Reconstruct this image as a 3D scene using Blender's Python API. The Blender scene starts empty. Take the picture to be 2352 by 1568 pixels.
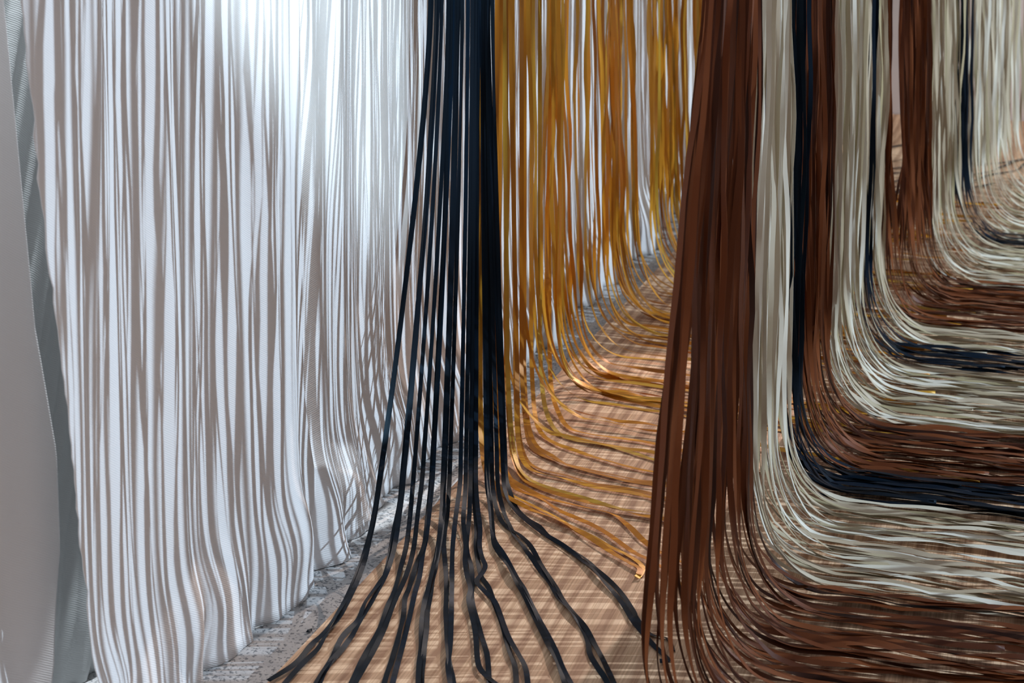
import bpy, math, random
import numpy as np
from mathutils import Vector
random.seed(7)
rng = np.random.default_rng(7)
S = bpy.context.scene
C = S.collection

# ------------------------------------------------------------------ camera
F, HOR, H = 3700.0, -370.0, 1.31
TH = math.radians(18.86)
CT, ST = math.cos(TH), math.sin(TH)
cam = bpy.data.cameras.new('camera'); cam_o = bpy.data.objects.new('camera', cam); C.objects.link(cam_o)
cam_o.location = (0, 0, H); cam_o.rotation_euler = (math.pi/2, 0, TH)
cam.sensor_width = 36; cam.lens = F/2352*36
cam.shift_y = (HOR-784)/2352
cam.dof.use_dof = True; cam.dof.focus_distance = 3.0; cam.dof.aperture_fstop = 7.0
cam.clip_start = 0.05
S.camera = cam_o

# ------------------------------------------------------------------ world, lamps, exposure
W = bpy.data.worlds.new('world'); S.world = W; W.use_nodes = True
W.node_tree.nodes['Background'].inputs[0].default_value = (0.93, 0.93, 1.0, 1)
W.node_tree.nodes['Background'].inputs[1].default_value = 0.36
S.view_settings.view_transform = 'Standard'; S.view_settings.look = 'None'
S.view_settings.gamma = 1; S.view_settings.exposure = 0.0; S.view_settings.use_curve_mapping = False

def spot(name, loc, aim, power, col, size_deg, blend, rad):
    l = bpy.data.lights.new(name, 'SPOT'); l.energy = power; l.color = col
    l.spot_size = math.radians(size_deg); l.spot_blend = blend; l.shadow_soft_size = rad
    o = bpy.data.objects.new(name, l); C.objects.link(o); o.location = loc
    o.rotation_euler = (Vector(aim)-Vector(loc)).to_track_quat('-Z', 'Y').to_euler()
    return o
spot('daylight_lamp', (3.5, 4.1, 2.75), (-1.0, 3.75, 0.25), 1030, (0.66, 0.83, 1.0), 70, 0.10, 0.010)
spot('corridor_lamp', (-0.2, 7.3, 2.5), (-1.0, 3.15, 0.0), 520, (1.0, 0.80, 0.70), 12.5, 0.08, 0.012)
spot('pool_lamp', (0.9, 0.3, 2.6), (-1.33, 3.12, 1.30), 560, (0.70, 0.88, 1.0), 25, 0.5, 0.02)
spot('far_lamp', (1.6, 6.7, 2.5), (-.2, 6.0, .8), 45, (0.80, 1.0, 0.82), 60, 0.5, 0.03)
spot('added_wall_fill', (0.9, 6.7, 2.5), (1.1, 7.86, .5), 120, (1.0, 0.94, 0.92), 95, 0.5, 0.05)  # added fill that brightens the back wall, not a fitting of the room
spot('added_curtain_fill', (-1.455, 2.1, 2.75), (-1.49, 2.05, 0.2), 330, (0.85, 0.93, 1.0), 60, 0.6, 0.02)  # added fill behind the cloths, only there to lift the grey curtain

# ------------------------------------------------------------------ helpers
def link(name, me, mat=None, parent=None, **props):
    o = bpy.data.objects.new(name, me); C.objects.link(o)
    if mat: me.materials.append(mat)
    if parent: o.parent = parent
    for k, v in props.items(): o[k] = v
    return o
def floor_pt(u, v, z=0.0):
    Y = F*(H-z)/(v-HOR); return cam_pt(u, v, Y)
def cam_pt(u, v, Y):
    X = (u-1176)/F*Y; Z = H-(v-HOR)/F*Y
    return np.array([X*CT-Y*ST, X*ST+Y*CT, Z])
def boxmesh(name, x0, x1, y0, y1, z0, z1, bev=0.0):
    import bmesh
    bm = bmesh.new()
    bmesh.ops.create_cube(bm, size=1)
    for v in bm.verts:
        v.co = Vector((x0+(v.co.x+.5)*(x1-x0), y0+(v.co.y+.5)*(y1-y0), z0+(v.co.z+.5)*(z1-z0)))
    if bev: bmesh.ops.bevel(bm, geom=bm.edges[:], offset=bev, segments=1, affect='EDGES')
    me = bpy.data.meshes.new(name); bm.to_mesh(me); bm.free(); return me

def mat_new(name):
    m = bpy.data.materials.new(name); m.use_nodes = True
    return m, m.node_tree.nodes, m.node_tree.links, m.node_tree.nodes['Principled BSDF']
def satin(name, cols, rough=0.38, spec=0.5, sheen=0.0, metal=0.0, trans=0.0, tint=None):
    """woven satin: colour differs a little from ribbon to ribbon; fine weave relief"""
    m, N, L, P = mat_new(name)
    oi = N.new('ShaderNodeObjectInfo'); cr = N.new('ShaderNodeValToRGB')
    el = cr.color_ramp.elements
    while len(el) < len(cols): el.new(0.5)
    for i, c in enumerate(cols):
        el[i].position = i/(len(cols)-1); el[i].color = (*c, 1)
    L.new(oi.outputs['Random'], cr.inputs[0])
    uv = N.new('ShaderNodeUVMap')
    mp = N.new('ShaderNodeMapping'); mp.inputs['Scale'].default_value = (900, 6, 1)
    L.new(uv.outputs[0], mp.inputs[0])
    nz = N.new('ShaderNodeTexNoise'); nz.inputs['Scale'].default_value = 1; nz.inputs['Detail'].default_value = 2
    L.new(mp.outputs[0], nz.inputs[0])
    mx = N.new('ShaderNodeMixRGB'); mx.blend_type = 'MULTIPLY'; mx.inputs[0].default_value = 0.35
    L.new(cr.outputs[0], mx.inputs[1]); L.new(nz.outputs[0], mx.inputs[2])
    L.new(cr.outputs[0], P.inputs['Base Color'])
    bp = N.new('ShaderNodeBump'); bp.inputs['Strength'].default_value = 0.25; bp.inputs['Distance'].default_value = 0.0004
    L.new(nz.outputs[0], bp.inputs['Height']); L.new(bp.outputs[0], P.inputs['Normal'])
    P.inputs['Roughness'].default_value = rough; P.inputs['Specular IOR Level'].default_value = spec
    P.inputs['Anisotropic'].default_value = 0.4
    P.inputs['Sheen Weight'].default_value = sheen
    P.inputs['Metallic'].default_value = metal
    if tint: P.inputs['Specular Tint'].default_value = (*tint, 1)
    if trans:
        tr = N.new('ShaderNodeBsdfTranslucent'); L.new(cr.outputs[0], tr.inputs[0])
        ms = N.new('ShaderNodeMixShader'); ms.inputs[0].default_value = trans
        out = N['Material Output']
        L.new(P.outputs[0], ms.inputs[1]); L.new(tr.outputs[0], ms.inputs[2]); L.new(ms.outputs[0], out.inputs[0])
    return m
M_GOLD = satin('gold_satin', [(.42, .15, .01), (.76, .31, .02), (.56, .33, .04), (.84, .38, .03), (.62, .22, .015)], .34, .5, 0, .15, .12)
M_BROWN = satin('brown_satin', [(.025, .006, .003), (.10, .026, .007), (.17, .046, .013), (.21, .064, .022), (.12, .030, .008), (.06, .014, .004)], .40, .22, 0, 0, .05)
M_CREAM = satin('cream_satin', [(.42, .33, .22), (.62, .53, .40), (.38, .32, .18), (.52, .43, .30), (.72, .67, .54), (.80, .77, .68)], .33, .6, 0, 0, .10)  # tones spread wide so that bright specular streaks are put into the colour
M_BLACK = satin('black_satin', [(.004, .006, .010), (.007, .010, .016), (.003, .008, .018)], .42, .12, tint=(.35, .7, 1))

def wood():
    m, N, L, P = mat_new('plywood')
    g = N.new('ShaderNodeTexCoord')
    oi = N.new('ShaderNodeObjectInfo')
    add = N.new('ShaderNodeVectorMath'); add.operation = 'ADD'
    L.new(g.outputs['Object'], add.inputs[0])
    sc = N.new('ShaderNodeMath'); sc.operation = 'MULTIPLY'; sc.inputs[1].default_value = 9
    L.new(oi.outputs['Random'], sc.inputs[0]); L.new(sc.outputs[0], add.inputs[1])
    def tex(scale, detail=3, s=1.0):
        mp = N.new('ShaderNodeMapping'); mp.inputs['Scale'].default_value = scale
        L.new(add.outputs[0], mp.inputs[0])
        t = N.new('ShaderNodeTexNoise'); t.inputs['Scale'].default_value = s; t.inputs['Detail'].default_value = detail
        L.new(mp.outputs[0], t.inputs[0]); return t
    mp = N.new('ShaderNodeMapping'); mp.inputs['Scale'].default_value = (5.5, 1.0, 1)
    L.new(add.outputs[0], mp.inputs[0])
    wv = N.new('ShaderNodeTexWave'); wv.inputs['Scale'].default_value = 1.5; wv.inputs['Distortion'].default_value = 9
    wv.inputs['Detail'].default_value = 2; wv.inputs['Detail Scale'].default_value = 0.7
    L.new(mp.outputs[0], wv.inputs[0])
    cr = N.new('ShaderNodeValToRGB'); L.new(wv.outputs[0], cr.inputs[0])
    cr.color_ramp.elements[0].position = .12; cr.color_ramp.elements[0].color = (.54, .33, .21, 1)
    cr.color_ramp.elements[1].position = .55; cr.color_ramp.elements[1].color = (.80, .55, .37, 1)
    f1 = tex((330, 9, 1), 2); f2 = tex((60, 2.2, 1), 3)
    c1 = N.new('ShaderNodeValToRGB'); L.new(f1.outputs[0], c1.inputs[0])
    c1.color_ramp.elements[0].position = .36; c1.color_ramp.elements[0].color = (.74, .68, .62, 1)
    c1.color_ramp.elements[1].position = .56; c1.color_ramp.elements[1].color = (1, 1, 1, 1)
    c2 = N.new('ShaderNodeValToRGB'); L.new(f2.outputs[0], c2.inputs[0])
    c2.color_ramp.elements[0].position = .3; c2.color_ramp.elements[0].color = (.80, .74, .68, 1)
    c2.color_ramp.elements[1].position = .65; c2.color_ramp.elements[1].color = (1.08, 1.06, 1.0, 1)
    a = N.new('ShaderNodeMixRGB'); a.blend_type = 'MULTIPLY'; a.inputs[0].default_value = 1
    b = N.new('ShaderNodeMixRGB'); b.blend_type = 'MULTIPLY'; b.inputs[0].default_value = 1
    L.new(cr.outputs[0], a.inputs[1]); L.new(c1.outputs[0], a.inputs[2])
    L.new(a.outputs[0], b.inputs[1]); L.new(c2.outputs[0], b.inputs[2])
    L.new(b.outputs[0], P.inputs['Base Color'])
    P.inputs['Roughness'].default_value = .6
    bp = N.new('ShaderNodeBump'); bp.inputs['Strength'].default_value = .3; bp.inputs['Distance'].default_value = .0005
    L.new(f1.outputs[0], bp.inputs['Height']); L.new(bp.outputs[0], P.inputs['Normal'])
    return m
def concrete():
    m, N, L, P = mat_new('speckled_concrete')
    g = N.new('ShaderNodeTexCoord')
    def nz(scale, detail=3):
        t = N.new('ShaderNodeTexNoise'); t.inputs['Scale'].default_value = scale; t.inputs['Detail'].default_value = detail
        L.new(g.outputs['Object'], t.inputs[0]); return t
    a, b = nz(22, 5), nz(170, 2)
    cr = N.new('ShaderNodeValToRGB'); L.new(b.outputs[0], cr.inputs[0])
    cr.color_ramp.elements[0].position = .36; cr.color_ramp.elements[0].color = (.20, .21, .22, 1)
    cr.color_ramp.elements[1].position = .47; cr.color_ramp.elements[1].color = (.60, .59, .58, 1)
    c2 = N.new('ShaderNodeValToRGB'); L.new(a.outputs[0], c2.inputs[0])
    c2.color_ramp.elements[0].position = .3; c2.color_ramp.elements[0].color = (.72, .73, .75, 1)
    c2.color_ramp.elements[1].position = .7; c2.color_ramp.elements[1].color = (1, 1, 1, 1)
    x = N.new('ShaderNodeMixRGB'); x.blend_type = 'MULTIPLY'; x.inputs[0].default_value = 1
    L.new(cr.outputs[0], x.inputs[1]); L.new(c2.outputs[0], x.inputs[2]); L.new(x.outputs[0], P.inputs['Base Color'])
    bp = N.new('ShaderNodeBump'); bp.inputs['Strength'].default_value = .4; bp.inputs['Distance'].default_value = .002
    L.new(b.outputs[0], bp.inputs['Height']); L.new(bp.outputs[0], P.inputs['Normal'])
    P.inputs['Roughness'].default_value = .8
    return m
def canvas(name, col, tw=650):
    m, N, L, P = mat_new(name)
    g = N.new('ShaderNodeTexCoord')
    mp = N.new('ShaderNodeMapping'); mp.inputs['Rotation'].default_value = (math.radians(32), 0, 0)
    L.new(g.outputs['Object'], mp.inputs[0])
    wv = N.new('ShaderNodeTexWave'); wv.bands_direction = 'Z'; wv.inputs['Scale'].default_value = tw/6.28
    wv.inputs['Distortion'].default_value = .6
    L.new(mp.outputs[0], wv.inputs[0])
    bp = N.new('ShaderNodeBump'); bp.inputs['Strength'].default_value = .35; bp.inputs['Distance'].default_value = .0006
    L.new(wv.outputs[0], bp.inputs['Height'])
    t = N.new('ShaderNodeTexNoise'); t.inputs['Scale'].default_value = 9; t.inputs['Detail'].default_value = 4
    L.new(g.outputs['Object'], t.inputs[0])
    b2 = N.new('ShaderNodeBump'); b2.inputs['Strength'].default_value = .3; b2.inputs['Distance'].default_value = .01
    L.new(t.outputs[0], b2.inputs['Height']); L.new(bp.outputs[0], b2.inputs['Normal'])
    L.new(b2.outputs[0], P.inputs['Normal'])
    P.inputs['Base Color'].default_value = (*col, 1); P.inputs['Roughness'].default_value = .85
    P.inputs['Specular IOR Level'].default_value = .15
    return m
M_WOOD, M_CONC = wood(), concrete()
M_CLOTH = canvas('white_canvas', (.87, .86, .86)); M_GREY = canvas('grey_canvas', (.52, .54, .54))
M_SHADE = canvas('shaded_white_canvas', (.80, .77, .76))  # white canvas again, with the leftmost cloth's shade put into the colour
def plain(name, col, rough=.7, noise=12, metal=0):
    m, N, L, P = mat_new(name)
    g = N.new('ShaderNodeTexCoord'); t = N.new('ShaderNodeTexNoise'); t.inputs['Scale'].default_value = noise; t.inputs['Detail'].default_value = 5
    L.new(g.outputs['Object'], t.inputs[0])
    cr = N.new('ShaderNodeValToRGB'); L.new(t.outputs[0], cr.inputs[0])
    cr.color_ramp.elements[0].color = (*[c*.9 for c in col], 1); cr.color_ramp.elements[1].color = (*col, 1)
    L.new(cr.outputs[0], P.inputs['Base Color']); P.inputs['Roughness'].default_value = rough; P.inputs['Metallic'].default_value = metal
    return m
M_WALL = plain('painted_wall', (.86, .82, .83)); M_WALLG = plain('grey_green_wall', (.50, .56, .57))
M_RAIL = plain('rail_steel', (.5, .5, .5), .4, 30, 1); M_TRIM = plain('trim_wood', (.40, .24, .16))

# ------------------------------------------------------------------ setting
WE = -1.17            # edge of the raised wooden floor
DROP = 0.045          # it stands this much above the concrete
fl = bpy.data.objects.new('floor', None); C.objects.link(fl); fl['kind'] = 'structure'
ds = [-2.0, .49, 2.93, 5.37, 7.85]; es = [WE, 0.05, 1.27, 2.49, 3.71]
for j in range(4):
    for i in range(4):
        me = boxmesh('panel', es[i]+.0008, es[i+1]-.0008, ds[j]+.0008, ds[j+1]-.0008, -.02, 0, .0006)
        link('panel', me, M_WOOD, fl)
link('panel_base', boxmesh('b', WE+.002, 3.7, -2.0, 7.85, -DROP, -.0205), M_TRIM, fl)
link('ground_slab', boxmesh('g', -3.2, 3.7, -2.0, 9.2, -.2, -DROP), M_CONC, None, kind='structure')
link('wall_back', boxmesh('w', -3.2, 3.71, 7.86, 8.0, -.06, 1.6), M_WALL, None, kind='structure')
link('wall_left', boxmesh('w', -2.0, -1.9, -2.0, 7.86, -.06, 3.2), M_WALLG, None, kind='structure')
link('trim_1', boxmesh('t', -.3, .62, 7.80, 7.86, .80, .88, .004), M_TRIM, None, kind='structure')

# ------------------------------------------------------------------ hanging cloths
def prof(pts, z):                      # piecewise-linear profile
    zs = [p[0] for p in pts][::-1]; vs = [p[1] for p in pts][::-1]
    return np.interp(z, zs, vs)
def noise1(x, seed, scales):
    r = np.random.default_rng(seed); out = np.zeros_like(x)
    for s, a in scales:
        out = out + a*np.sin(x/s*2*math.pi+r.uniform(0, 6.28))
    return out
def cloth(name, left, right, e0, mat, seed, label, fold=1.0, flare=.03, slant=0.0, ztop=2.6, nd=260, nz=120, z_low=-DROP+.002, fray=0, fine=1):
    zz = ztop-(ztop-z_low)*(np.linspace(0, 1, nz)**.8)
    verts = np.zeros((nz, nd, 3))
    s = np.linspace(0, 1, nd)
    for k, z in enumerate(zz):
        l, r = prof(left, z), prof(right, z)
        d = l+(r-l)*s
        if fray:
            j = rng.normal(0, .0022); d = d+j*np.exp(-s*120)
        q = d+slant*z
        w = np.clip(z+DROP, 0, 2)
        f = noise1(q, seed, [(.62, .012), (.33, .007)])*fold
        f += noise1(q+.05*math.sin(z*2.1+seed), seed+1, [(.17, .0035), (.095, .0016)])*fold*fine
        if fine > 1: f += noise1(q, seed+9, [(.046, .0035), (.031, .002)])
        # towards the hem the cloth stands on the floor: it buckles out and ripples
        b = math.exp(-w/.13)
        f += b*(flare+noise1(d+.10*w, seed+2, [(.21, .010), (.13, .008), (.075, .005)])*fold)
        f += math.exp(-((w-.10)/.07)**2)*.012*fold*(1+noise1(d, seed+5, [(.3, .6)]))
        verts[k, :, 0] = e0+f
        verts[k, :, 1] = d+b*noise1(d, seed+3, [(.18, .008), (.1, .005)])
        verts[k, :, 2] = z
    verts[:, :, 2] += 0
    V = verts.reshape(-1, 3)
    idx = np.arange(nz*nd).reshape(nz, nd)
    Q = np.stack([idx[:-1, :-1], idx[:-1, 1:], idx[1:, 1:], idx[1:, :-1]], -1).reshape(-1, 4)
    me = bpy.data.meshes.new(name)
    me.from_pydata(V.tolist(), [], Q.tolist())
    me.polygons.foreach_set('use_smooth', [True]*len(Q))
    o = link(name, me, mat, None, label=label, category='cloth', group='white canvas cloths along the left wall')
    sm = o.modifiers.new('thickness', 'SOLIDIFY'); sm.thickness = .0015; sm.offset = -1
    return o
cloth('canvas_cloth', [(2.6, 1.77), (1.09, 1.824), (.75, 1.867), (.58, 1.902), (.40, 1.932), (.24, 1.962), (.1, 1.972), (-.06, 1.955)],
      [(2.6, 2.63), (1.02, 2.655), (.5, 2.69), (.3, 2.70), (.15, 2.73), (-.06, 2.765)], -1.325, M_CLOTH, 11,
      'white canvas cloth with frayed left edge and hem stepping forward on the concrete', fray=1, flare=.022)
cloth('canvas_cloth', [(2.6, 2.60), (-.06, 2.69)], [(2.6, 3.66), (.5, 3.66), (-.06, 3.60)], -1.355, M_CLOTH, 23,
      'white striped canvas cloth hanging directly behind the fan of black ribbons', flare=.05)
cloth('canvas_cloth', [(2.6, 3.60), (-.06, 3.60)], [(2.6, 4.72), (-.06, 4.78)], -1.35, M_CLOTH, 37,
      'white canvas cloth behind the near end of the gold ribbon row', flare=.04, fold=1.3)
cloth('canvas_cloth', [(2.6, 4.76), (-.06, 4.86)], [(2.6, 5.62), (-.06, 5.58)], -1.345, M_CLOTH, 41,
      'white canvas cloth behind the middle of the gold ribbon row', flare=.04, fold=1.5)
cloth('canvas_cloth', [(2.6, 5.64), (-.06, 5.64)], [(2.6, 6.55), (.3, 6.5), (-.06, 6.35)], -1.36, M_CLOTH, 53,
      'farthest white canvas cloth, between the gold row and the back wall', flare=.03, fold=2.0)
cloth('canvas_cloth', [(2.6, .9), (-.06, .9)], [(2.6, 1.84), (1.09, 1.92), (.6, 1.99), (.4, 2.045), (.25, 2.055), (.1, 2.02), (-.06, 1.965)], -1.41, M_SHADE, 67,
      'white canvas cloth at the left edge, its shade put into a grey-beige tone', fold=1.2, flare=.0)
cloth('grey_curtain', [(2.6, 1.65), (-.06, 1.65)], [(2.6, 2.45), (-.06, 2.45)], -1.50, M_GREY, 71,
      'grey-green curtain seen in the narrow gap between the two leftmost white cloths', fold=.7, flare=.0, slant=-.28, fine=1.5)

# ------------------------------------------------------------------ ribbons
WID, THK = .0098, .00035
def make_ribbon(name, P, psi, mat, w=WID, **props):
    """P (n,3) centre line, psi (n) roll about it; 0 = flat when lying"""
    n = len(P)
    T = np.gradient(P, axis=0); T /= np.linalg.norm(T, axis=1)[:, None]+1e-9
    hz = T[:, :2].copy(); ln = np.linalg.norm(hz, axis=1)
    # heading: horizontal direction of travel; in the hanging part take it from the bend
    ok = ln > .25
    first = int(np.argmax(ok)) if ok.any() else 0
    hz[:first] = hz[first] if ok.any() else np.array([1, 0])
    hz /= np.linalg.norm(hz, axis=1)[:, None]+1e-9
    n1 = np.stack([-hz[:, 1], hz[:, 0], np.zeros(n)], 1)
    n2 = np.cross(T, n1); n2 /= np.linalg.norm(n2, axis=1)[:, None]+1e-9
    n1 = np.cross(n2, T)
    cs, sn = np.cos(psi)[:, None], np.sin(psi)[:, None]
    side = (cs*n1+sn*n2)*(w/2); nor = np.cross(T, side); nor /= np.linalg.norm(nor, axis=1)[:, None]; nor *= THK/2
    V = np.stack([P-side-nor, P+side-nor, P+side+nor, P-side+nor], 1).reshape(-1, 3)
    i = np.arange(n-1)*4
    q = []
    for a, b in ((0, 1), (1, 2), (2, 3), (3, 0)):
        q.append(np.stack([i+a, i+b, i+4+b, i+4+a], 1))
    Q = np.stack(q, 1).reshape(-1, 4)
    caps = [[3, 2, 1, 0], [4*n-4, 4*n-3, 4*n-2, 4*n-1]]
    me = bpy.data.meshes.new(name)
    nf = len(Q)+2
    me.vertices.add(len(V)); me.vertices.foreach_set('co', V.ravel())
    allq = np.vstack([Q, np.array(caps)]).astype(np.int32)
    me.loops.add(nf*4); me.loops.foreach_set('vertex_index', allq.ravel())
    me.polygons.add(nf); me.polygons.foreach_set('loop_start', np.arange(nf, dtype=np.int32)*4)
    me.update(calc_edges=True)
    me.polygons.foreach_set('use_smooth', np.ones(nf, dtype=bool))
    # long edges sharp so that the flat faces stay flat
    ev = np.zeros(len(me.edges)*2, dtype=np.int32); me.edges.foreach_get('vertices', ev); ev = ev.reshape(-1, 2)
    sharp = (np.abs(ev[:, 0]-ev[:, 1]) == 4)
    at = me.attributes.new('sharp_edge', 'BOOLEAN', 'EDGE'); at.data.foreach_set('value', sharp)
    L = np.concatenate([[0], np.cumsum(np.linalg.norm(np.diff(P, axis=0), axis=1))])
    uvl = me.uv_layers.new(name='UVMap')
    cu = np.array([0, 1, 1, 0]); vi = allq.ravel()
    uv = np.stack([cu[vi % 4], L[vi//4]], 1).ravel(); uvl.data.foreach_set('uv', uv)
    return link(name, me, mat, None, **props)

def wob(x, amps, r):
    out = np.zeros_like(x)
    for lam, a in amps:
        out += a*math.sqrt(r.random())*np.sin(x/lam*2*math.pi*r.uniform(.8, 1.25)+r.uniform(0, 6.28))
    return out
def bez(p0, p1, p2, p3, n):
    t = np.linspace(0, 1, n)[:, None]
    return (1-t)**3*p0+3*(1-t)**2*t*p1+3*(1-t)*t*t*p2+t**3*p3

ZTOP = 2.55
def row_ribbon(name, mat, e, d, e_top, d_top, length, drift, r, stack=.015, wave=1.0, bend=1.0, pin=False, w=WID, flat=0., lean=.2, face=True, **props):
    """hangs from (e_top,d_top), meets the floor at (e,d), lies along +e drifting by drift per metre in d"""
    hb = r.uniform(.21, .33)*bend; ab = r.uniform(.12, .19)*bend
    base = .0015+stack*r.random()
    zs = np.linspace(ZTOP, hb, 40)
    k = (zs-hb)/(ZTOP-hb)
    kk = np.clip(k/lean, 0, 1)                      # straight down above, easing to the foot below
    hang = np.stack([e+(e_top-e)*kk, d+(d_top-d)*kk, zs], 1)
    c0 = np.array([e, d, hb]); tang = (hang[-1]-hang[-2]); tang /= np.linalg.norm(tang)
    p1 = c0+tang*hb*.62
    hd = np.array([1, drift, 0])/math.hypot(1, drift)
    p3 = np.array([e, d, base])+hd*ab
    p2 = p3-hd*ab*.72
    bd = bez(c0, p1, p2, p3, 22)
    n = max(8, int(length/.016))
    s = np.linspace(0, length, n)
    lie = p3+s[:, None]*hd
    ramp = np.clip(s/.15, 0, 1)
    side = np.array([-hd[1], hd[0], 0])
    lie = lie+side*(wob(s, [(.75, .014), (.36, .0055), (.17, .0022)], r)*wave*ramp)[:, None]
    P = np.vstack([hang, bd[1:], lie[1:]])
    L = np.concatenate([[0], np.cumsum(np.linalg.norm(np.diff(P, axis=0), axis=1))])
    z = P[:, 2]
    up = np.clip((z-.10)/.25, 0, 1); up = up*up*(3-2*up)
    off = wob(L, [(1.1, .006), (.42, .0028), (.23, .0014)], r)*np.clip((ZTOP-z)/.5, 0, 1)*up
    P[:, 0] += off; P[:, 1] += wob(L, [(.9, .006), (.45, .0028), (.25, .0014)], r)*np.clip((ZTOP-z)/.5, 0, 1)*up
    psi_h = (math.pi/2+r.normal(0, .45) if face else r.uniform(-1.5, 1.5))+wob(L, [(1.3, .55), (.55, .45), (.28, .2)], r)
    psi_f = wob(L, [(.62, .65), (.27, .45), (.14, .25)], r)*np.clip((.06-z)/.05, 0, 1)*(1-flat)
    psi = psi_h*up+psi_f
    lift = wob(L, [(.33, .004), (.19, .0022)], r)
    onf = (z < .06)
    P[:, 2] = np.where(onf, np.maximum(z+np.abs(lift), .001+np.abs(np.sin(psi))*w*.5), P[:, 2])
    return make_ribbon(name, P, psi, mat, w, **props)

def image_ribbon(name, mat, utop, pts, vc, Ytop, r, power=1.35, z0=.002, flat=.3, w=WID, **props):
    """a ribbon measured on the photograph: hangs at depth Ytop, touches the floor at image row vc, then lies through pts"""
    pts = sorted(pts, key=lambda p: p[2]) if len(pts[0]) == 3 else pts
    air = [p for p in pts if p[1] < vc]; gnd = [p for p in pts if p[1] >= vc]
    if not gnd: gnd = [pts[-1]]
    if not air: air = [pts[0]]
    v1, u1 = air[0][1], air[0][0]
    Yc = F*(H-z0)/(vc-HOR)
    sl = Yc/(vc-HOR)
    p = float(np.clip(sl*vc/max(Ytop-Yc, .03), 1.4, 12))
    out = []
    vt = HOR+(H-ZTOP)*F/Ytop
    for v in np.linspace(vt, v1, 44):
        u = utop+(u1-utop)*(max(v, 0)/v1)**power
        out.append((u, v))
    out += [(q[0], q[1]) for q in air[1:]]
    P = []
    for u, v in out:
        s = max(v, 0)/vc; Y = Ytop+(Yc-Ytop)*s**p
        P.append(cam_pt(u, v, Y))
    for q in gnd: P.append(floor_pt(q[0], q[1], z0))
    P = np.array(P)
    # resample with a Catmull-Rom spline
    res = []
    for i in range(len(P)-1):
        a, b, c, dd = P[max(i-1, 0)], P[i], P[i+1], P[min(i+2, len(P)-1)]
        m = 3 if i < 40 else 7
        for t in np.arange(m)/m:
            res.append(.5*((2*b)+(-a+c)*t+(2*a-5*b+4*c-dd)*t*t+(-a+3*b-3*c+dd)*t**3))
    res.append(P[-1]); P = np.array(res)
    for _ in range(3): P[1:-1] = (P[:-2]+2*P[1:-1]+P[2:])/4
    L = np.concatenate([[0], np.cumsum(np.linalg.norm(np.diff(P, axis=0), axis=1))])
    z = P[:, 2]; up = np.clip((z-.03)/.3, 0, 1)
    psi = (r.uniform(-.4, .4)+wob(L, [(1.2, .4), (.5, .3)], r))*up+wob(L, [(.34, .7), (.16, .4)], r)*(1-up)*(1-flat)
    low = z < .03
    P[:, 2] = np.where(low, np.maximum(z, z0+np.abs(np.sin(psi))*w*.5), z)
    return make_ribbon(name, P, psi, mat, w, **props)

# ---- the row of brown, cream and black ribbons on the right
ROW = [(2.0, -.55), (2.4, -.53), (3.2, -.53), (3.64, -.51), (4.07, -.49), (4.42, -.466), (4.85, -.38), (5.33, -.328), (5.49, -.295), (6.52, -.16)]
def row_e(d): return float(np.interp(d, [p[0] for p in ROW], [p[1] for p in ROW]))
r = np.random.default_rng(101)
BANDS = [
 # name, mat, d0, d1, n, spread, label, group
 ('brown_ribbon', M_BROWN, 2.19, 2.82, 64, 'dark brown satin ribbon in the thick dense bundle beside the fan of black ribbons', 'nearest bundle of brown ribbons'),
 ('cream_ribbon', M_CREAM, 2.83, 3.21, 40, 'cream satin ribbon between the nearest brown bundle and the first black band', 'first band of cream ribbons'),
 ('black_ribbon', M_BLACK, 3.215, 3.35, 26, 'black satin ribbon in the nearest narrow black band of the right-hand row', 'first black band'),
 ('brown_ribbon', M_BROWN, 3.34, 3.66, 50, 'brown satin ribbon just beyond the nearest narrow black band', 'second band of brown ribbons'),
 ('cream_ribbon', M_CREAM, 3.66, 4.09, 56, 'cream satin ribbon between the second brown band and the second black band', 'second band of cream ribbons'),
 ('black_ribbon', M_BLACK, 4.08, 4.21, 16, 'black satin ribbon in the second narrow black band of the right-hand row', 'second black band'),
 ('cream_ribbon', M_CREAM, 4.20, 4.44, 28, 'cream satin ribbon just beyond the second narrow black band', 'third band of cream ribbons'),
 ('brown_ribbon', M_BROWN, 4.42, 4.55, 16, 'reddish brown satin ribbon in the thin strand before the see-through gap', 'third band of brown ribbons'),
 ('brown_ribbon', M_BROWN, 4.60, 4.90, 46, 'reddish brown satin ribbon just beyond the see-through gap', 'fourth band of brown ribbons'),
 ('cream_ribbon', M_CREAM, 4.88, 5.35, 52, 'cream satin ribbon between the farthest brown band and the farthest black band', 'fourth band of cream ribbons'),
 ('black_ribbon', M_BLACK, 5.34, 5.49, 18, 'black satin ribbon in the farthest narrow black band', 'third black band'),
 ('cream_ribbon', M_CREAM, 5.49, 6.50, 84, 'pale cream satin ribbon beyond the farthest black band', 'farthest band of cream ribbons'),
]
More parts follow.
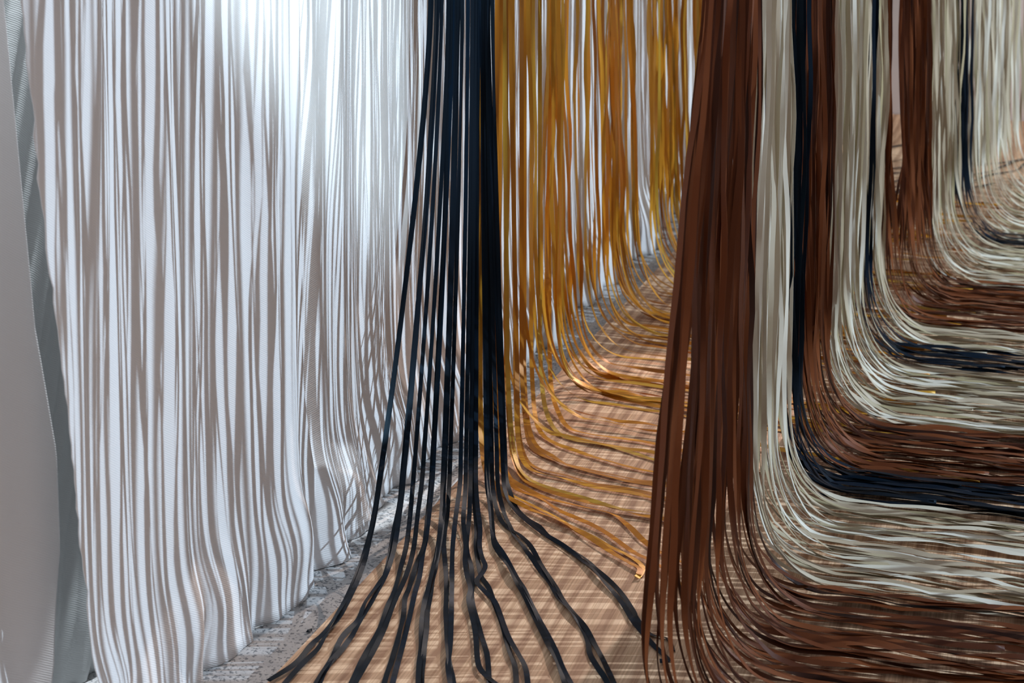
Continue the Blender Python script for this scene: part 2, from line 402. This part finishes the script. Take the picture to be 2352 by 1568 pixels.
for bi, (nm, mt, d0, d1, n, lab, grp) in enumerate(BANDS):
    depths = sorted(d0+(d1-d0)*(i+r.uniform(-.6, 1.2))/n for i in range(n))
    for i, d in enumerate(depths):
        label = lab
        if i == 0: label = lab.replace('satin ribbon', 'satin ribbon at the front edge, nearest the camera,')
        if i == n-1: label = lab.replace('satin ribbon', 'satin ribbon at the rear edge, nearest the back wall,')
        if len(label.split()) > 16: label = lab.split(' satin')[0]+(' ribbon at the front edge of the ' if i == 0 else ' ribbon at the rear edge of the ')+grp.replace('nearest ', 'nearest dense ')
        e = row_e(d)+r.uniform(-.028, .028)
        if bi == 0:
            q = (d-d0)/(d1-d0)
            dt = d+r.uniform(-.02, .02); ut = 1648+84*q+r.uniform(-9, 9); ut += 12*(ut > 1706); rr = (ut-1176)/F; et = (rr*dt*CT-dt*ST)/(CT+rr*ST)
            dr = .07+r.uniform(-.06, .05)
        else:
            dt = d+r.uniform(-.02, .02); et = e+r.uniform(-.02, .02); dr = .04+r.uniform(-.045, .03)
            if bi == 7: dt = 4.445+.055*(i+.5)/n; et = row_e(dt)+r.uniform(-.01, .01)
            if bi == 8: dt = 4.635+.25*(i+.5)/n; et = row_e(dt)+r.uniform(-.01, .01)
            if bi == 1: dt = 2.95+(d-2.83)/.38*.27+r.uniform(-.015, .015)
        if nm == 'black_ribbon': stack, wave = .022, .5
        else: stack, wave = .016, 1.0
        ln = r.uniform(.55, 1.0) if r.random() > .06 else r.uniform(.15, .4)
        row_ribbon(nm, mt, e, d, et, dt, ln, dr, r, stack=stack, wave=wave, bend=r.uniform(.85, 1.1)*(.88 if bi < 4 else 1)*(.75 if bi in (7, 8) else 1), lean=.45 if bi < 2 else (.1 if bi in (7, 8) else .2), label=label, category='ribbon', group=grp)

# ---- the gold row in front of the cloths
for k in range(112):
    q = (k+r.uniform(-.4, .4))/112
    d = 3.42+2.6*max(q, 0)**.9
    # they hang in loose clusters
    d += .06*math.sin(d*11.0)+.035*math.sin(d*27)
    e = -1.165+r.uniform(-.015, .035)
    near = d < 3.62
    row_ribbon('gold_ribbon', M_GOLD, e, d, e+r.uniform(-.02, .01), d+r.uniform(-.02, .02), r.uniform(.40, .85), -.12*max(0, 1-(d-3.3)/1.5)+r.uniform(-.05, .03), r,
               stack=.012, wave=1.0, bend=r.uniform(.7, 1.0), label='gold satin ribbon in the long dense gold row before the white cloths' if not near else
               'gold satin ribbon near the front of the gold row, beyond the spaced-out pairs', category='ribbon',
               group='long row of gold ribbons' if not near else 'near end of the gold row')

# ---- the next row to the right, just outside the picture: its shadows cross the floor and the cloths
for k in range(95):
    d = 2.25+3.3*(k+r.uniform(-.5, 1.5))/95
    gd = k % 5 == 2
    row_ribbon('gold_ribbon' if gd else 'brown_ribbon', M_GOLD if gd else M_BROWN, .45+r.uniform(-.03, .03), d, .45+r.uniform(-.03, .03), d+r.uniform(-.02, .02), r.uniform(.3, .6), 0, r, face=False,
               label=('gold' if gd else 'brown')+' satin ribbon in the next row, to the right of all cream ribbons', category='ribbon', group='next row of '+('gold' if gd else 'brown')+' ribbons')

# ---- single gold ribbons measured at the near end
GN = [
 (1103, [(1103, 900), (1108, 1010), (1115, 1080), (1150, 1125), (1200, 1150), (1280, 1190), (1335, 1225), (1400, 1255), (1450, 1280), (1475, 1300), (1472, 1318), (1462, 1328)], 1120, 'gold ribbon whose curled-up end lies on the wood before the brown bundle'),
 (1108, [(1100, 900), (1105, 1010), (1118, 1090), (1155, 1135), (1215, 1168), (1290, 1200), (1330, 1220), (1395, 1262), (1445, 1292), (1470, 1306), (1466, 1320)], 1125, 'lower gold ribbon of the pair with the curled-up end on the wood'),
 (1142, [(1137, 900), (1142, 1020), (1155, 1085), (1190, 1125), (1240, 1145), (1290, 1175), (1380, 1215), (1450, 1265), (1500, 1290), (1540, 1320), (1580, 1362)], 1120, 'longest gold ribbon, crossing the shadow edge down to the foot of the brown bundle'),
 (1150, [(1143, 900), (1150, 1020), (1168, 1095), (1210, 1125), (1260, 1145), (1340, 1165), (1410, 1182), (1445, 1210), (1480, 1245), (1530, 1275), (1585, 1300)], 1120, 'gold ribbon that bows downward just above the longest gold ribbon'),
 (1158, [(1166, 850), (1175, 1000), (1190, 1070), (1215, 1100), (1260, 1120), (1340, 1145), (1420, 1168), (1500, 1180), (1600, 1205)], 1100, 'deep gold ribbon of the pair lying fourth from the front on the wood'),
 (1162, [(1163, 850), (1172, 1000), (1184, 1070), (1210, 1106), (1265, 1130), (1345, 1152), (1430, 1175), (1500, 1188), (1600, 1210)], 1105, 'paler gold ribbon under the deep gold one, fourth pair from the front'),
 (1172, [(1188, 850), (1190, 980), (1205, 1050), (1240, 1078), (1300, 1092), (1360, 1110), (1440, 1125), (1520, 1140), (1600, 1170)], 1080, 'gold ribbon of the fifth pair from the front, rising slightly off the wood'),
 (1177, [(1184, 850), (1188, 985), (1200, 1055), (1235, 1086), (1300, 1100), (1370, 1120), (1450, 1132), (1530, 1152), (1600, 1182)], 1085, 'lower gold ribbon of the fifth pair from the front'),
 (1198, [(1198, 850), (1206, 960), (1220, 1025), (1260, 1052), (1300, 1066), (1380, 1085), (1450, 1100), (1520, 1112), (1600, 1122)], 1050, 'gold ribbon of the sixth pair from the front, wavy along the wood'),
 (1205, [(1204, 850), (1210, 955), (1228, 1020), (1270, 1048), (1310, 1072), (1390, 1092), (1460, 1108), (1530, 1116), (1600, 1128)], 1050, 'lower gold ribbon of the sixth pair from the front'),
 (1222, [(1220, 800), (1226, 930), (1240, 990), (1275, 1018), (1320, 1035), (1400, 1060), (1480, 1080), (1600, 1100)], 1020, 'gold ribbon lying between the sixth pair and the next strand'),
 (1240, [(1240, 780), (1246, 900), (1262, 965), (1290, 1000), (1340, 1015), (1420, 1030), (1500, 1055), (1600, 1080)], 1000, 'slender gold ribbon with a gentle sag, next beyond the sixth pair'),
 (1262, [(1262, 780), (1266, 890), (1284, 950), (1310, 985), (1370, 1000), (1440, 1008), (1520, 1022), (1600, 1045)], 985, 'gold ribbon eighth from the front of the gold row'),
]
for ut, pts, vc, lab in GN:
    image_ribbon('gold_ribbon', M_GOLD, ut, pts, vc, 3.42 if ut < 1150 else 3.5+(ut-1150)*.004, r, power=1.2, w=.0104, flat=.5, z0=.003+.004*r.random(), label=lab, category='ribbon', group='single gold ribbons at the near end')

# ---- the fan of black ribbons
BN = [
 (988, [(864, 1150), (848, 1230), (824, 1310), (794, 1376), (768, 1422), (746, 1451), (714, 1483), (680, 1525), (616, 1563)], 1400, 'leftmost black ribbon of the fan, its cut end at the edge of the wooden floor'),
 (992, [(866, 1150), (852, 1230), (830, 1310), (798, 1382), (772, 1430), (750, 1458), (728, 1492), (690, 1530), (653, 1572), (640, 1600)], 1400, 'black ribbon twinned with the leftmost one, parting from it near the floor edge'),
 (1001, [(918, 1150), (905, 1217), (888, 1310), (872, 1337), (840, 1382), (821, 1427), (786, 1465), (762, 1512), (730, 1560), (705, 1610)], 1380, 'second black ribbon strand from the left, outer of its pair'),
 (1006, [(922, 1150), (906, 1257), (884, 1325), (864, 1363), (837, 1411), (810, 1457), (786, 1494), (752, 1530), (733, 1575), (715, 1615)], 1390, 'second black ribbon strand from the left, inner of its pair'),
 (1015, [(948, 1117), (940, 1203), (932, 1260), (919, 1308), (907, 1355), (890, 1395), (874, 1440), (850, 1483), (826, 1528), (805, 1572), (790, 1610)], 1360, 'third black ribbon strand from the left, outer of its pair'),
 (1030, [(969, 1107), (959, 1184), (950, 1260), (934, 1318), (917, 1357), (900, 1400), (880, 1450), (858, 1495), (832, 1540), (812, 1580), (800, 1612)], 1360, 'third black ribbon strand from the left, inner of its pair'),
 (1036, [(990, 1107), (982, 1184), (976, 1241), (963, 1280), (953, 1308), (940, 1350), (930, 1375), (926, 1420), (905, 1500), (885, 1560), (872, 1612)], 1330, 'fourth black ribbon strand from the left, outer of its pair'),
 (1040, [(993, 1107), (985, 1184), (978, 1241), (971, 1270), (963, 1327), (952, 1365), (938, 1430), (920, 1500), (904, 1560), (892, 1612)], 1330, 'fourth black ribbon strand from the left, inner of its pair'),
 (1048, [(1017, 1107), (1013, 1193), (1005, 1260), (994, 1308), (984, 1350), (974, 1388), (968, 1440), (968, 1486), (962, 1530), (960, 1610)], 1310, 'fifth black ribbon strand, outer ribbon with a slight spindle-shaped opening'),
 (1053, [(1021, 1107), (1016, 1200), (1007, 1265), (997, 1320), (991, 1360), (982, 1400), (980, 1445), (975, 1486), (971, 1530), (968, 1610)], 1310, 'fifth black ribbon strand, inner ribbon of the spindle-shaped pair'),
 (1062, [(1032, 1107), (1027, 1184), (1022, 1222), (1019, 1251), (1022, 1289), (1026, 1350), (1024, 1400), (1026, 1437), (1030, 1510), (1040, 1560), (1046, 1610)], 1270, 'black ribbon just left of the middle of the fan, bending at the floor'),
 (1075, [(1057, 1107), (1047, 1184), (1040, 1251), (1038, 1310), (1038, 1350), (1037, 1388), (1036, 1440), (1034, 1486), (1029, 1525), (1033, 1560), (1038, 1610)], 1290, 'straight black ribbon in the middle of the fan'),
 (1085, [(1069, 1127), (1064, 1193), (1070, 1251), (1068, 1289), (1074, 1327), (1081, 1355), (1076, 1378), (1084, 1412), (1093, 1461), (1098, 1525), (1115, 1550), (1142, 1572)], 1270, 'kinked black ribbon right of the middle, sweeping right at the bottom'),
 (1092, [(1080, 1127), (1078, 1184), (1072, 1241), (1073, 1270), (1082, 1299), (1085, 1337), (1083, 1362), (1088, 1398), (1106, 1461), (1118, 1500), (1122, 1540), (1126, 1612)], 1270, 'black ribbon crossing the kinked one right of the middle'),
 (1097, [(1093, 1107), (1097, 1165), (1103, 1213), (1101, 1251), (1107, 1280), (1115, 1300), (1104, 1321), (1094, 1335), (1108, 1352), (1120, 1365), (1140, 1388), (1165, 1456), (1189, 1500), (1209, 1540), (1214, 1612)], 1240, 'black ribbon with a sharp zigzag fold on the wood'),
 (1100, [(1086, 1107), (1092, 1180), (1095, 1222), (1093, 1251), (1099, 1299), (1106, 1325), (1122, 1350), (1132, 1376), (1155, 1437), (1169, 1495), (1184, 1535), (1186, 1612)], 1240, 'black ribbon passing straight under the zigzag fold'),
 (1106, [(1118, 1107), (1126, 1165), (1131, 1222), (1139, 1247), (1154, 1270), (1168, 1293), (1187, 1327), (1203, 1350), (1216, 1378), (1233, 1412), (1272, 1486), (1292, 1535), (1311, 1568), (1330, 1612)], 1230, 'upper black ribbon of the twisted pair fourth from the right'),
 (1110, [(1121, 1107), (1128, 1165), (1132, 1225), (1136, 1253), (1149, 1274), (1168, 1304), (1181, 1329), (1196, 1352), (1220, 1400), (1262, 1486), (1282, 1530), (1298, 1570), (1310, 1612)], 1230, 'lower black ribbon of the twisted pair fourth from the right'),
 (1113, [(1131, 1107), (1137, 1155), (1152, 1197), (1175, 1218), (1193, 1228), (1216, 1251), (1244, 1299), (1277, 1348), (1296, 1382), (1341, 1437), (1366, 1480), (1385, 1515), (1410, 1568), (1425, 1612)], 1200, 'third black ribbon strand from the right, upper ribbon'),
 (1118, [(1143, 1107), (1149, 1146), (1160, 1184), (1175, 1216), (1183, 1234), (1206, 1260), (1235, 1304), (1263, 1337), (1284, 1375), (1331, 1432), (1350, 1470), (1354, 1500), (1372, 1535), (1395, 1568), (1410, 1612)], 1205, 'third black ribbon strand from the right, lower ribbon with a small loop'),
 (1122, [(1156, 1088), (1160, 1127), (1177, 1165), (1206, 1193), (1244, 1222), (1298, 1257), (1352, 1299), (1387, 1337), (1424, 1377), (1453, 1425), (1467, 1443), (1501, 1483), (1536, 1515), (1515, 1519)], 1175, 'rightmost black strand, lower ribbon with its end tucked back by the brown bundle'),
 (1131, [(1162, 1088), (1168, 1117), (1185, 1165), (1210, 1190), (1237, 1207), (1260, 1234), (1300, 1256), (1347, 1286), (1373, 1310), (1427, 1361), (1456, 1406), (1461, 1419), (1493, 1457), (1533, 1467), (1545, 1496)], 1175, 'rightmost black strand, upper ribbon hooking down beside the brown bundle'),
]
for ut, pts, vc, lab in BN:
    image_ribbon('black_ribbon', M_BLACK, ut, pts, vc, 3.40, r, z0=.002+.004*r.random(), flat=.3, w=.0090, label=lab, category='ribbon', group='fan of black ribbons')
# ---- black ribbons lying far behind the row, seen through its gap
for k in range(12):
    v = [338, 366, 384, 398, 414, 430, 440, 448, 456, 372, 392, 408][k]; u = 2020 if k < 9 else 2240
    p0 = floor_pt(u, v+8, .004); n = 40
    ang = math.radians(58+r.uniform(-10, 10)); s = np.linspace(-.15, .6, n)
    P = p0+np.stack([np.cos(ang)*s, np.sin(ang)*s, np.zeros(n)], 1)
    P[:, 0] += wob(s, [(.5, .02), (.2, .006)], r); P[:, 2] = .004+.003*r.random()
    P[:, 1] = np.minimum(P[:, 1], 7.8)
    make_ribbon('black_ribbon', P, wob(s, [(.3, .4)], r), M_BLACK, .010, label='black ribbon scrap lying on bare wood far behind the right-hand row', category='ribbon', group='black ribbons lying by the back wall')
# small scrap on the concrete
P = np.array([floor_pt(704+i*1.6, 1449-.4*i, -DROP+.003+.001*math.sin(i*.7)) for i in range(9)])
make_ribbon('ribbon_scrap', P, np.zeros(9)+.3, M_BLACK, .006, label='tiny black ribbon snippet on the concrete strip below the leftmost cloth', category='ribbon scrap')

# ---- rails that carry the rows and cloths, above the picture
def rail(x0, y0, x1, y1, z, lab):
    import bmesh
    bm = bmesh.new(); L = math.hypot(x1-x0, y1-y0)
    bmesh.ops.create_cone(bm, cap_ends=True, segments=16, radius1=.012, radius2=.012, depth=L)
    me = bpy.data.meshes.new('hanging_rail'); bm.to_mesh(me); bm.free()
    o = link('hanging_rail', me, M_RAIL, None, label=lab, category='rail')
    o.location = ((x0+x1)/2, (y0+y1)/2, z); o.rotation_euler = Vector((x1-x0, y1-y0, 0)).to_track_quat('Z', 'Y').to_euler()
rail(-.53, 2.3, -.16, 6.6, ZTOP+.012, 'steel rail above the brown, cream and black ribbon row')
rail(-1.16, 2.9, -1.16, 6.3, ZTOP+.012, 'steel rail above the gold ribbon row')
rail(-1.36, .8, -1.36, 6.6, 2.612, 'steel rail above the white cloths')
